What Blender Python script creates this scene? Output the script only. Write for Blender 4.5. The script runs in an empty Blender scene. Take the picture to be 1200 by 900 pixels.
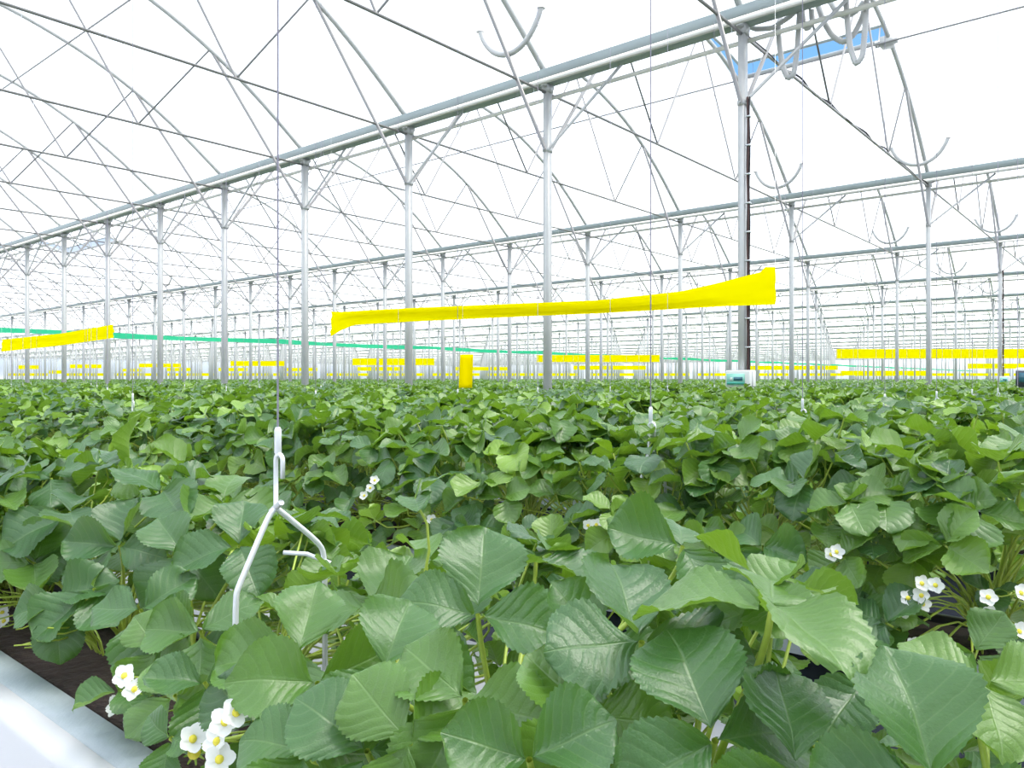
import bpy, math, random
import numpy as np
from mathutils import Vector, Matrix
rng = np.random.default_rng(11); random.seed(5)
scene = bpy.context.scene
COL = scene.collection

# ------------------------------------------------------------------ camera
FPX, TH, HZ, CH = 909.0, math.radians(40.0), 444.0, 1.85
sT, cT = math.sin(TH), math.cos(TH)
Fv = np.array([-sT, cT, 0.0]); Rv = np.array([cT, sT, 0.0]); Uv = np.array([0, 0, 1.0])
def pt(px, py, d):                       # point at depth d (metres)
    return np.array([0, 0, CH]) + d*(Fv + (px-600)/FPX*Rv + (HZ-py)/FPX*Uv)
def ptY(px, py, Y):                      # point on the vertical plane y = Y
    q = (px-600)/FPX
    d = Y/(cT + q*sT)
    return pt(px, py, d)
def ptX(px, py, X):
    q = (px-600)/FPX
    d = X/(-sT + q*cT)
    return pt(px, py, d)
def proj(p):
    v = np.asarray(p, float) - np.array([0, 0, CH])
    d = v @ Fv
    if d < .05: return (-9999, -9999, d)
    return (600+FPX*(v@Rv)/d, HZ-FPX*v[2]/d, d)
def seen(pts, m=120):
    for p in pts:
        x, y, d = proj(p)
        if d > .05 and -m < x < 1200+m and -m < y < 900+m: return True
    return False
cam = bpy.data.cameras.new('camera'); co = bpy.data.objects.new('camera', cam); COL.objects.link(co)
co.location = (0, 0, CH); co.rotation_euler = (math.pi/2, 0, TH)
cam.sensor_width = 36; cam.lens = FPX/1200*36; cam.shift_y = (HZ-450)/1200; cam.clip_start = .02; cam.clip_end = 600
scene.camera = co

# ------------------------------------------------------------------ layout
Y1, W, S, X0 = 7.56, 8.16, 2.5, -3.275
GH = CH+3.60                  # gutter underside
XFR = [X0+S-S*i for i in range(0, 62)]          # truss frames, right to left
GY = [Y1-W+W*k for k in range(0, 20)]            # gutter lines, [0] is behind the camera
XMIN, YMAX = -152.0, GY[-1]

# ------------------------------------------------------------------ mesh helpers
class MB:
    def __init__(s): s.v = []; s.f = []; s.uv = []; s.r = []; s.n = 0
    def add(s, v, f, uv=None, rnd=0.5):
        v = np.asarray(v, float); f = np.asarray(f, int)
        s.v.append(v); s.f.append(f+s.n); s.n += len(v)
        s.uv.append(np.zeros((len(v), 2)) if uv is None else uv)
        s.r.append(np.full(len(v), rnd) if np.isscalar(rnd) else rnd)
        return s
    def box(s, x0, x1, y0, y1, z0, z1):
        v = [(x, y, z) for x in (x0, x1) for y in (y0, y1) for z in (z0, z1)]
        return s.add(v, [(0,1,3,2),(4,6,7,5),(0,4,5,1),(2,3,7,6),(0,2,6,4),(1,5,7,3)])
    def tube(s, P, r, n=8, cap=True, rnd=.5, flat=1.0):
        P = np.asarray(P, float); m = len(P)
        r = np.full(m, r) if np.isscalar(r) else np.asarray(r)
        T = np.gradient(P, axis=0); T /= np.linalg.norm(T, axis=1)[:, None]+1e-12
        up = np.array([0, 0, 1.0]) if abs(T[0][2]) < .9 else np.array([1.0, 0, 0])
        rings = []
        a = np.arange(n)*2*math.pi/n
        N = np.cross(T[0], up); N /= np.linalg.norm(N)
        for i in range(m):
            N = N - (N@T[i])*T[i]; N /= np.linalg.norm(N)
            B = np.cross(T[i], N)
            rings.append(P[i]+r[i]*(np.cos(a)[:, None]*N*flat+np.sin(a)[:, None]*B))
        v = np.concatenate(rings)
        f = [(i*n+j, i*n+(j+1) % n, (i+1)*n+(j+1) % n, (i+1)*n+j) for i in range(m-1) for j in range(n)]
        base = s.n
        s.add(v, f, None, rnd)
        if cap and n in (4, 6, 8):
            for o in (0, (m-1)*n):
                if n == 4: s.f.append(np.array([[0, 1, 2, 3]])+base+o)
                if n == 6: s.f.append(np.array([[0, 1, 2, 3], [0, 3, 4, 5]])+base+o)
                if n == 8: s.f.append(np.array([[0, 1, 2, 3], [0, 3, 4, 7], [4, 5, 6, 7]])+base+o)
        return s
    def extrude_x(s, prof, x0, x1, closed=False):      # profile of (y, z) swept along x
        prof = np.asarray(prof); m = len(prof)
        v = np.concatenate([np.c_[np.full(m, x0), prof], np.c_[np.full(m, x1), prof]])
        k = m if closed else m-1
        return s.add(v, [(i, (i+1) % m, m+(i+1) % m, m+i) for i in range(k)])
    def mesh(s, name, mats, smooth=True):
        v = np.concatenate(s.v); f = np.concatenate(s.f); uv = np.concatenate(s.uv); r = np.concatenate(s.r)
        me = bpy.data.meshes.new(name)
        me.vertices.add(len(v)); me.vertices.foreach_set('co', v.astype(np.float32).ravel())
        me.loops.add(len(f)*4); me.loops.foreach_set('vertex_index', f.astype(np.int32).ravel())
        me.polygons.add(len(f)); me.polygons.foreach_set('loop_start', np.arange(len(f), dtype=np.int32)*4)
        if smooth: me.polygons.foreach_set('use_smooth', np.ones(len(f), dtype=bool))
        l = me.uv_layers.new(name='UVMap'); l.data.foreach_set('uv', uv[f.ravel()].astype(np.float32).ravel())
        a = me.attributes.new('rnd', 'FLOAT', 'POINT'); a.data.foreach_set('value', r.astype(np.float32))
        for m in (mats if isinstance(mats, (list, tuple)) else [mats]): me.materials.append(m)
        me.update(calc_edges=True); me.validate()
        return me
def obj(name, me, mat=None, parent=None, smooth=True):
    if isinstance(me, MB): me = me.mesh(name, mat, smooth)
    o = bpy.data.objects.new(name, me); COL.objects.link(o)
    if parent is not None: o.parent = parent
    return o
def tag(o, label=None, cat=None, group=None, kind=None):
    if label: o['label'] = label
    if cat: o['category'] = cat
    if group: o['group'] = group
    if kind: o['kind'] = kind
    return o
def thing(name, loc, label, cat, group=None):
    o = bpy.data.objects.new(name, None); COL.objects.link(o); o.location = loc; o.empty_display_size = .05
    return tag(o, label, cat, group)
ONES = 'first second third fourth fifth sixth seventh eighth ninth tenth eleventh twelfth thirteenth fourteenth fifteenth sixteenth seventeenth eighteenth nineteenth'.split()
TENS = {2: ('twentieth', 'twenty'), 3: ('thirtieth', 'thirty'), 4: ('fortieth', 'forty'), 5: ('fiftieth', 'fifty'), 6: ('sixtieth', 'sixty'), 7: ('seventieth', 'seventy'), 8: ('eightieth', 'eighty'), 9: ('ninetieth', 'ninety')}
def nth(n):
    if n < 20: return ONES[n-1]
    return TENS[n//10][0] if n % 10 == 0 else TENS[n//10][1]+'-'+ONES[n % 10-1]

def place_words(n):        # n counts from the right edge of the view; n <= 0 stands just past it
    return nth(n)+' from the right' if n > 0 else nth(1-n)+' past the right edge'
# ------------------------------------------------------------------ materials
def mat(name, col, rough=.5, metal=0, noise=0, nscale=8, spec=.5, bump=0):
    m = bpy.data.materials.new(name); m.use_nodes = True; nt = m.node_tree
    b = nt.nodes['Principled BSDF']; b.inputs['Base Color'].default_value = (*col, 1)
    b.inputs['Roughness'].default_value = rough; b.inputs['Metallic'].default_value = metal
    b.inputs['Specular IOR Level'].default_value = spec
    if noise or bump:
        tc = nt.nodes.new('ShaderNodeTexCoord'); n = nt.nodes.new('ShaderNodeTexNoise'); n.inputs['Scale'].default_value = nscale
        n.inputs['Detail'].default_value = 5
        nt.links.new(tc.outputs['Object'], n.inputs['Vector'])
        if noise:
            mx = nt.nodes.new('ShaderNodeMix'); mx.data_type = 'RGBA'
            mx.inputs[6].default_value = (*[c*(1-noise) for c in col], 1); mx.inputs[7].default_value = (*[min(1, c*(1+noise)) for c in col], 1)
            nt.links.new(n.outputs['Fac'], mx.inputs[0]); nt.links.new(mx.outputs[2], b.inputs['Base Color'])
        if bump:
            bp = nt.nodes.new('ShaderNodeBump'); bp.inputs['Strength'].default_value = bump; bp.inputs['Distance'].default_value = .01
            nt.links.new(n.outputs['Fac'], bp.inputs['Height']); nt.links.new(bp.outputs['Normal'], b.inputs['Normal'])
    return m
def film_mat(name, tcol, dcol, mix, clear=0.0):
    m = bpy.data.materials.new(name); m.use_nodes = True; nt = m.node_tree; N = nt.nodes; L = nt.links
    N.remove(N['Principled BSDF']); out = N['Material Output']
    t = N.new('ShaderNodeBsdfTranslucent'); t.inputs[0].default_value = (*tcol, 1)
    d = N.new('ShaderNodeBsdfDiffuse'); d.inputs[0].default_value = (*dcol, 1)
    x = N.new('ShaderNodeMixShader'); x.inputs[0].default_value = mix
    L.new(t.outputs[0], x.inputs[1]); L.new(d.outputs[0], x.inputs[2])
    if clear:
        tr_ = N.new('ShaderNodeBsdfTransparent'); y = N.new('ShaderNodeMixShader'); y.inputs[0].default_value = clear
        L.new(x.outputs[0], y.inputs[1]); L.new(tr_.outputs[0], y.inputs[2]); L.new(y.outputs[0], out.inputs[0])
    else: L.new(x.outputs[0], out.inputs[0])
    return m
M = {}
M['steel'] = mat('galvanised_steel', (.46, .465, .455), .45, .15, .10, 6)
M['pipe'] = mat('galvanised_pipe', (.42, .41, .40), .45, .15, .08, 9)
M['gutter'] = mat('gutter_steel', (.32, .37, .37), .45, .25, .10, 3)
M['rail'] = mat('white_rail', (.74, .72, .66), .5)
M['hose'] = mat('grey_corrugated_hose', (.50, .50, .49), .55)
M['shaft'] = mat('shaft', (.26, .255, .25), .4, .3)
M['cord'] = mat('dark_cord', (.22, .21, .26), .7)
M['wire'] = mat('zinc_wire', (.66, .68, .70), .3, .45)
M['rod'] = mat('zinc_rod', (.72, .74, .76), .38, .25)
M['film'] = film_mat('roof_film', (.93, .94, .94), (.9, .9, .9), .22, .30)
M['sidefilm'] = film_mat('side_film', (.93, .94, .96), (.9, .9, .92), .22)
M['yellow'] = film_mat('yellow_sticky_film', (1.0, .84, .0), (1.0, .86, .0), .60)
M['green'] = film_mat('green_tape', (.06, .62, .32), (.06, .60, .30), .5)
M['ground'] = mat('white_ground_cloth', (.75, .76, .78), .8, 0, .06, 5)
M['lipgrey'] = mat('grey_liner_film', (.29, .335, .355), .32, 0, .12, 30, bump=.3)
M['whitesteel'] = mat('white_panel', (.50, .505, .51), .35, 0, .02, 3)
M['navy'] = mat('dark_liner', (.012, .018, .035), .55)
M['soil'] = mat('substrate', (.035, .022, .016), .95, 0, .6, 60, bump=1)
M['boxwhite'] = mat('white_plastic', (.78, .79, .77), .4)
M['teal'] = mat('teal_panel', (.28, .62, .52), .4)
M['tealdark'] = mat('teal_stripe', (.06, .42, .33), .4)
M['screen'] = mat('lcd_screen', (.05, .16, .22), .2)
M['darkgrey'] = mat('dark_case', (.06, .07, .09), .35)
M['blackcable'] = mat('black_cable', (.03, .028, .03), .6)
M['redcable'] = mat('red_cable', (.08, .035, .03), .6)
M['stalk'] = mat('leaf_stalk', (.34, .44, .06), .45, 0, .15, 20)
M['petal'] = film_mat('petal', (.85, .86, .82), (.9, .9, .88), .65)
M['fcentre'] = mat('flower_centre', (.72, .62, .05), .6, 0, .2, 200)
M['sepal'] = mat('sepal', (.30, .45, .06), .5)

def leaf_mat():
    m = bpy.data.materials.new('strawberry_leaf'); m.use_nodes = True; nt = m.node_tree; N = nt.nodes; L = nt.links
    b = N['Principled BSDF']; out = N['Material Output']
    def math_(op, a, b_=None, c=None):
        n = N.new('ShaderNodeMath'); n.operation = op
        for i, x in enumerate((a, b_, c)):
            if x is None: continue
            if isinstance(x, (int, float)): n.inputs[i].default_value = x
            else: L.new(x, n.inputs[i])
        return n.outputs[0]
    def mix(fac, a, b_):
        n = N.new('ShaderNodeMix'); n.data_type = 'RGBA'
        if isinstance(fac, (int, float)): n.inputs[0].default_value = fac
        else: L.new(fac, n.inputs[0])
        for i, x in ((6, a), (7, b_)):
            if isinstance(x, tuple): n.inputs[i].default_value = (*x, 1)
            else: L.new(x, n.inputs[i])
        return n.outputs[2]
    uv = N.new('ShaderNodeUVMap'); uv.uv_map = 'UVMap'
    sp = N.new('ShaderNodeSeparateXYZ'); L.new(uv.outputs[0], sp.inputs[0])
    av = math_('ABSOLUTE', sp.outputs[1])
    wtc = N.new('ShaderNodeTexNoise'); wtc.inputs['Scale'].default_value = 2.2; L.new(uv.outputs[0], wtc.inputs['Vector']); wob = wtc.outputs['Fac']
    ph = math_('SUBTRACT', math_('MULTIPLY', sp.outputs[0], 7.0), math_('ADD', math_('MULTIPLY', math_('POWER', av, 1.2), 2.3), math_('MULTIPLY', wob, .5)))
    tri = math_('ABSOLUTE', math_('SUBTRACT', math_('FRACT', ph), .5))           # .5 at a vein, 0 between
    vein = math_('SMOOTH_MIN', 1.0, math_('MAXIMUM', 0.0, math_('MULTIPLY', math_('SUBTRACT', tri, .42), 12)), .1)
    mid = math_('MAXIMUM', 0.0, math_('SUBTRACT', 1.0, math_('MULTIPLY', av, 22)))
    veins = math_('MAXIMUM', math_('MULTIPLY', vein, .55), mid)
    at = N.new('ShaderNodeAttribute'); at.attribute_name = 'rnd'
    oi = N.new('ShaderNodeObjectInfo')
    rr = math_('FRACT', math_('ADD', at.outputs['Fac'], math_('MULTIPLY', oi.outputs['Random'], .30)))
    ramp = N.new('ShaderNodeValToRGB'); L.new(rr, ramp.inputs[0])
    e = ramp.color_ramp.elements
    e[0].position = 0; e[0].color = (.019, .080, .018, 1)
    e[1].position = 1; e[1].color = (.22, .38, .015, 1)
    for p, c in ((.35, (.040, .126, .021, 1)), (.58, (.085, .190, .016, 1)), (.80, (.12, .23, .015, 1))):
        x = e.new(p); x.color = c
    tc = N.new('ShaderNodeTexCoord'); nz = N.new('ShaderNodeTexNoise'); nz.inputs['Scale'].default_value = 45; nz.inputs['Detail'].default_value = 4
    L.new(tc.outputs['Object'], nz.inputs['Vector'])
    c0 = mix(math_('MULTIPLY', nz.outputs['Fac'], .35), ramp.outputs[0], (.06, .14, .045))
    cf = mix(math_('MULTIPLY', veins, .30), c0, (.26, .38, .15))
    cb = mix(math_('MULTIPLY', veins, .4), mix(.5, ramp.outputs[0], (.26, .42, .06)), (.45, .58, .20))
    geo = N.new('ShaderNodeNewGeometry')
    L.new(mix(geo.outputs['Backfacing'], cf, cb), b.inputs['Base Color'])
    b.inputs['Roughness'].default_value = .40; b.inputs['Specular IOR Level'].default_value = .75
    b.inputs['Sheen Weight'].default_value = .10; b.inputs['Sheen Roughness'].default_value = .4
    b.inputs['Sheen Tint'].default_value = (.85, 1, .9, 1)
    bp = N.new('ShaderNodeBump'); bp.inputs['Strength'].default_value = .32; bp.inputs['Distance'].default_value = .002
    h = math_('ADD', math_('MULTIPLY', math_('SUBTRACT', .25, math_('MULTIPLY', tri, tri)), 3.2), math_('MULTIPLY', nz.outputs['Fac'], .7))
    h = math_('SUBTRACT', h, mid)
    L.new(h, bp.inputs['Height']); L.new(bp.outputs[0], b.inputs['Normal'])
    t = N.new('ShaderNodeBsdfTranslucent')
    L.new(mix(.5, ramp.outputs[0], (.34, .62, .015)), t.inputs[0])
    x = N.new('ShaderNodeMixShader'); x.inputs[0].default_value = .24
    L.new(b.outputs[0], x.inputs[1]); L.new(t.outputs[0], x.inputs[2]); L.new(x.outputs[0], out.inputs[0])
    return m
M['leaf'] = leaf_mat()

# ------------------------------------------------------------------ light
wd = bpy.data.worlds.new('sky'); scene.world = wd; wd.use_nodes = True
nt = wd.node_tree; bg = nt.nodes['Background']
tc = nt.nodes.new('ShaderNodeTexCoord'); sx = nt.nodes.new('ShaderNodeSeparateXYZ'); rp = nt.nodes.new('ShaderNodeValToRGB')
nt.links.new(tc.outputs['Generated'], sx.inputs[0]); nt.links.new(sx.outputs[2], rp.inputs[0]); nt.links.new(rp.outputs[0], bg.inputs[0])
rp.color_ramp.elements[0].position = .0; rp.color_ramp.elements[0].color = (.95, .97, 1, 1)
rp.color_ramp.elements[1].position = .35; rp.color_ramp.elements[1].color = (.22, .50, .95, 1)
bg.inputs[1].default_value = .8
sl = bpy.data.lights.new('sun', 'SUN'); sl.energy = 7.6; sl.angle = math.radians(28); sl.color = (1, .95, .87)
so = bpy.data.objects.new('sun', sl); COL.objects.link(so); so.rotation_euler = (math.radians(-14), math.radians(22), 0)
scene.view_settings.view_transform = 'Standard'; scene.view_settings.look = 'None'
scene.view_settings.gamma = 1; scene.view_settings.use_curve_mapping = False
scene.view_settings.exposure = 0.55
try:
    scene.cycles.use_denoising = True; scene.cycles.max_bounces = 8; scene.cycles.diffuse_bounces = 5; scene.cycles.transmission_bounces = 6
    scene.cycles.use_adaptive_sampling = True; scene.cycles.adaptive_threshold = .02
except Exception: pass

# ------------------------------------------------------------------ roof shape
AR = np.array([(0, 0), (.45, .36), (.9, .70), (1.3, .96), (1.65, 1.17), (2.25, 1.47), (2.75, 1.66), (3.5, 1.88), (W/2, 1.97)])
def arch_h(a):
    a = min(a, W-a); return float(np.interp(a, AR[:, 0], AR[:, 1]))
def arch_pts(n):                       # local y (0..W), z above the gutter underside + .1
    ys = np.linspace(0, W, n); h = np.array([arch_h(y) for y in ys])
    k = np.array([h[max(0, i-1):i+2].mean() if 0 < i < n-1 else h[i] for i in range(n)])
    return np.c_[ys, k]
# vents: span index, x right, x left
VENT_A = 2.6       # distance from the far gutter of the opened lower edge
vents = [(1, X0, X0-S), (1, -30.775, -35.775)]
A33 = arch_pts(33)
for k in range(-1, 19):                # film over every span
    y0 = Y1-W+W*k
    mb = MB()
    prof = np.c_[A33[:, 0]+y0, A33[:, 1]+GH+.16]
    cut = [v for v in vents if v[0] == k]
    xs = 6.0
    edge = W-VENT_A
    for (_, xa, xb) in cut:
        mb.extrude_x(prof, xs, xa)
        lo = [p for p in prof if p[0]-y0 <= W/2+1e-6]
        hi = [p for p in prof if p[0]-y0 >= edge+.1]
        hi = [np.array([y0+edge, np.interp(edge, A33[:, 0], A33[:, 1])+GH+.16])]+hi
        mb.extrude_x(lo, xa, xb); mb.extrude_x(hi, xa, xb)
        xs = xb
    mb.extrude_x(prof, xs, XMIN)
    tag(obj('ceiling', mb, M['film']), kind='structure')
def vent(xa, xb, label):
    y0 = Y1-W+W
    ys = np.linspace(W/2, W-VENT_A, 7); z = np.interp(ys, A33[:, 0], A33[:, 1])
    ang = math.radians(8); prof = []
    for y, h in zip(ys, z):
        dy, dz = y-W/2, h-z[0]
        prof.append((y0+W/2+dy*math.cos(ang)-dz*math.sin(ang), GH+.18+z[0]+dy*math.sin(ang)+dz*math.cos(ang)))
    t = thing('roof_vent', (xa, y0+W/2, GH), label, 'vent')
    off = np.array([xa, y0+W/2, GH])
    mb = MB(); mb.extrude_x(prof, xa, xb); mb.v = [v-off for v in mb.v]; obj('vent_panel', mb, M['film'], t)
    fr = MB()
    for x in (xa, xb): fr.tube([(x-off[0], p[0]-off[1], p[1]-off[2]) for p in prof], .025, 6)
    obj('vent_frame', fr, M['gutter'], t)
    e = MB(); e.tube([(0, prof[-1][0]-off[1], prof[-1][1]-off[2]), (xb-xa, prof[-1][0]-off[1], prof[-1][1]-off[2])], .03, 6); obj('vent_edge', e, M['gutter'], t)
    s = MB(); ye = W-VENT_A; ze = np.interp(ye, A33[:, 0], A33[:, 1])+.12
    s.tube([(0, ye-W/2, ze), (xb-xa, ye-W/2, ze)], .035, 6); obj('sill_bar', s, M['steel'], t)
    # toothed rack arms that push the panel open
    for x in (-.15, xb-xa+.15):
        r = MB(); r.tube([(x, ye-W/2-.1, ze-.12), (x, prof[-1][0]-off[1], prof[-1][1]-off[2])], .012, 6); obj('rack_arm', r, M['steel'], t)
    g = MB(); g.box(-.12, .06, ye-W/2-.12, ye-W/2+.06, ze-.12, ze+.03); g.tube([(-.2, ye-W/2-.05, ze-.05), (.12, ye-W/2-.05, ze-.05)], .055, 8); obj('gearbox', g, M['steel'], t)
vent(X0, X0-S, 'opened roof vent showing blue sky beside the cable-covered post')
vent(-30.775, -35.775, 'small distant opened roof vent showing blue at left of the second span')
for yy, nm in ((YMAX+.3, 'wall_far'), (Y1-2*W-.3, 'wall_near')):
    mb = MB(); mb.box(XMIN, 6, yy, yy+.02, 0, GH+2.3); tag(obj(nm, mb, M['sidefilm']), kind='structure')
for xx, nm in ((XMIN-.3, 'wall_left'), (6.3, 'wall_right')):
    mb = MB(); mb.box(xx, xx+.02, Y1-2*W, YMAX, 0, GH+2.3); tag(obj(nm, mb, M['sidefilm']), kind='structure')
mb = MB(); mb.box(XMIN, 6, Y1-2*W, YMAX, -.05, 0); tag(obj('floor', mb, M['ground']), kind='structure')

# ------------------------------------------------------------------ gutters with rails
for k in range(1, 20):
    y = GY[k]
    t = thing('roof_gutter', (0, y, GH), 'long grey-blue steel roof gutter over the %s row of posts' % nth(k), 'gutter', 'roof gutters between the spans')
    g = MB()
    g.extrude_x([(-.15, .14), (-.155, .135), (-.085, 0), (.085, 0), (.155, .135), (.15, .14), (.12, .13), (.07, .015), (-.07, .015), (-.12, .13)], 6, XMIN, True)
    obj('gutter_channel', g, M['gutter'], t, False)
    r = MB(); r.box(XMIN, 6, -.19, -.15, -.045, .005); obj('rail', r, M['rail'], t, False)
    if k < 8:
        r = MB(); r.tube([(6, .10, -.13), (XMIN, .10, -.13)], .026, 8); obj('rail', r, M['rail'], t)

# ------------------------------------------------------------------ posts
def post_mb(n=1):
    g = MB(); g.box(-.032, .032, -.048, .048, 0, GH-.0); return g
posts = []
for k in range(1, 20):
    j = 0
    for i in range(len(XFR)):
        x = XFR[i]; y = GY[k]
        p = proj((x, y, CH+.4))
        if -60 < p[0] < 1290 and p[2] > 0:
            posts.append((p[2], x, y, k, 0, p[0] < 1204))
row = {}
for p in sorted(posts, key=lambda p: -p[1]): row.setdefault(p[3], []).append(p)
posts = []
for k, L_ in row.items():
    out_n = sum(1 for p in L_ if not p[5])
    posts += [(p[0], p[1], p[2], k, i+1-out_n) for i, p in enumerate(L_)]
posts.sort()
pm = post_mb().mesh('post_shaft', M['steel'], False)
br = MB()
br.box(-.05, .05, -.055, .055, -.10, 0.0); br.box(-.036, .036, -.09, .09, -.04, -.0)
brm = br.mesh('head_bracket', M['steel'], False)
cl = MB(); cl.box(-.037, .037, -.055, .055, -.025, .025); cl.tube([(0, -.085, 0), (0, .085, 0)], .012, 6); clm = cl.mesh('strut_clamp', M['steel'], False)
bc = MB(); bc.tube([(-.0, 0, -.80), (1.05, 0, -.03)], .018, 6); bcm = bc.mesh('brace', M['steel'])
for n, (d, x, y, k, j) in enumerate(posts[:300]):
    lab = 'tall galvanised steel post, %s in the %s row of posts' % (place_words(j), nth(k))
    if n == 0 and False: pass
    if n < 45:
        t = thing('support_post', (x, y, 0), lab, 'post', 'posts under the roof gutters')
        obj('shaft', pm, parent=t); o = obj('head_bracket', brm, parent=t); o.location = (0, 0, GH)
        o = obj('strut_clamp', clm, parent=t); o.location = (0, 0, GH-.80)
        o = obj('diagonal_brace', bcm, parent=t); o.location = (0, 0, GH)
    else:
        o = obj('support_post', pm); o.location = (x, y, 0); tag(o, lab, 'post', 'posts under the roof gutters')
g = MB()
for (d, x, y, k, j) in posts[300:]: g.box(x-.032, x+.032, y-.045, y+.045, 0, GH)
if len(posts) > 300: tag(obj('distant_posts', g, M['steel'], None, False), 'countless thin far posts fading toward the horizon', 'posts', kind='stuff')

# ------------------------------------------------------------------ trusses
TIE = -.10                                # tie bar height relative to GH
KA, VA = 1.65, 2.70
def zz(a): return arch_h(a)+.10
def truss_parts(n, na):
    P = {}
    A = arch_pts(na)
    P['arch'] = [(MB().tube(np.c_[np.zeros(na), A[:, 0], A[:, 1]+.10], .036, n, flat=1), M['steel'])]
    P['tie_bar'] = [(MB().tube([(0, 0, TIE), (0, W, TIE)], .017, n), M['shaft'])]
    P['knee_strut'] = []; P['web_strut'] = []
    for sgn in (0, 1):
        f = (lambda a: a) if sgn == 0 else (lambda a: W-a)
        P['knee_strut'].append((MB().tube([(0, f(.05), -.80), (0, f(KA), zz(KA))], .023, n), M['shaft']))
        P['web_strut'].append((MB().tube([(0, f(KA), zz(KA)), (0, f(VA), TIE)], .013, n), M['shaft']))
        P['web_strut'].append((MB().tube([(0, f(VA), TIE), (0, W/2, zz(W/2))], .015, n), M['shaft']))
    return P
near_parts = []
for nm, L_ in truss_parts(8, 33).items():
    for g, m in L_: near_parts.append((nm, g.mesh(nm, m)))
hk = MB(); hk.tube([(0, 0, 0), (0, 0, -.10), (.012, 0, -.125), (.028, 0, -.115)], .0035, 4); hkm = hk.mesh('wire_hook', M['wire'])
far = MB()
fp = truss_parts(4, 13)
for nm, L_ in fp.items():
    for g, m in L_:
        far.v += g.v; far.f += [f+far.n for f in g.f]; far.n += g.n; far.uv += g.uv; far.r += g.r
farm = far.mesh('roof_truss', M['steel'])
tr = []
for k in range(0, 19):
    y0 = GY[k]; j = 0; off_n = 0
    for i, x in enumerate(XFR):
        P = [(x, y0+a, GH+arch_h(a)) for a in np.linspace(0, W, 7)]
        if seen(P, 60):
            j += 1 if (seen(P, 0) or j > 0) else 0
            if j == 0: off_n += 1
            ds = [proj(p)[2] for p in P if proj(p)[2] > 0 and -60 < proj(p)[0] < 1260]
            tr.append((np.mean(ds) if ds else 50, x, y0, k, j if j else 1-off_n))
tr.sort()
for n, (d, x, y0, k, j) in enumerate(tr[:300]):
    lab = 'arched pipe roof truss, %s in the %s span' % (place_words(j), nth(k+1))
    if n < 60:
        t = thing('roof_truss', (x, y0, GH), lab, 'roof truss', 'arched trusses carrying the roof film')
        for nm, me in near_parts: obj(nm, me, parent=t)
        if n < 16:
            for q in range(9):
                yy = .45+q*.93
                if yy < W-.2:
                    o = obj('wire_hook', hkm, parent=t); o.location = (0, yy, TIE)
    else:
        o = obj('roof_truss', farm); o.location = (x, y0, GH); tag(o, lab, 'roof truss', 'arched trusses carrying the roof film')
if len(tr) > 300:
    fv = np.concatenate(far.v); ff = np.concatenate(far.f); g = MB()
    for (d, x, y0, k, j) in tr[300:]: g.add(fv+np.array([x, y0, GH]), ff)
    tag(obj('distant_trusses', g, M['steel']), 'haze of tiny far roof trusses above the horizon', 'roof trusses', kind='stuff')
# vent shafts running the length of each span
for k in range(0, 8):
    g = MB(); g.tube([(6, 0, 0), (XMIN, 0, 0)], .014, 6)
    o = obj('vent_shaft', g, M['shaft']); o.location = (0, GY[k]+W-2.75, GH+arch_h(2.75)-.03)
    tag(o, 'thin steel drive shaft running lengthwise under the roof of the %s span' % nth(k+1), 'drive shaft', 'vent drive shafts')
# wind braces
for a, b, lab in (((X0, GY[2], GH-.05), (X0+S, GY[2]+1.65, GH+1.2), 'slanting thin brace cable rising right from the second gutter'),
                  ((-25.775, GY[1], GH-.3), (-27.2, GY[1]-.1, .9), 'slack dark brace cable hanging beside a far left post')):
    a = np.array(a); b = np.array(b); g = MB(); g.tube([(0, 0, 0), b-a], .012, 6); o = obj('brace_cable', g, M['shaft']); o.location = a; tag(o, lab, 'cable')

# ------------------------------------------------------------------ corrugated hoses
def corr(P, r=.032, pitch=.028):
    P = np.asarray(P, float); seg = np.r_[0, np.cumsum(np.linalg.norm(np.diff(P, axis=0), axis=1))]
    n = int(seg[-1]/pitch*2); s = np.linspace(0, seg[-1], n)
    Q = np.c_[[np.interp(s, seg, P[:, i]) for i in range(3)]].T
    return Q, r*(1+.13*np.cos(np.arange(n)*math.pi))
def smile(wd_, dp, n=24):
    a = np.linspace(-1, 1, n); return np.c_[a*wd_/2, np.zeros(n), dp*(1-np.sqrt(np.clip(1-(a*.92)**2, 0, 1)))/(1-math.sqrt(1-.92**2))]
Q, r = corr(smile(.92, .40)); sm = MB().tube(Q, r, 10).mesh('hose', M['hose'])
cp = MB(); cp.tube([(0, 0, -.02), (0, 0, .03)], .05, 8); cpm = cp.mesh('end_cap', M['boxwhite'])
for k in range(1, 6):
    for x in (X0+S, X0, X0-S)+((-30.775, -33.275) if k in (2, 3, 4) else ()):
        a = .72; p = (x, GY[k]-a, GH-.80+a*(zz(KA)+.80)/KA+.05)
        if not seen([p], 40): continue
        i = {X0+S: 'rightmost frame', X0: 'second frame from the right', X0-S: 'third frame from the right', -30.775: 'far left frame', -33.275: 'farthest left frame'}[x]
        t = thing('hanging_hose', p, 'grey corrugated hose bent like a smile below the %s gutter, %s' % (nth(k), i), 'hose', 'u-shaped corrugated hoses on the roof frames')
        obj('hose', sm, parent=t)
        for sx_ in (-1, 1): o = obj('end_cap', cpm, parent=t); o.location = (sx_*.46, 0, .40)
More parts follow.
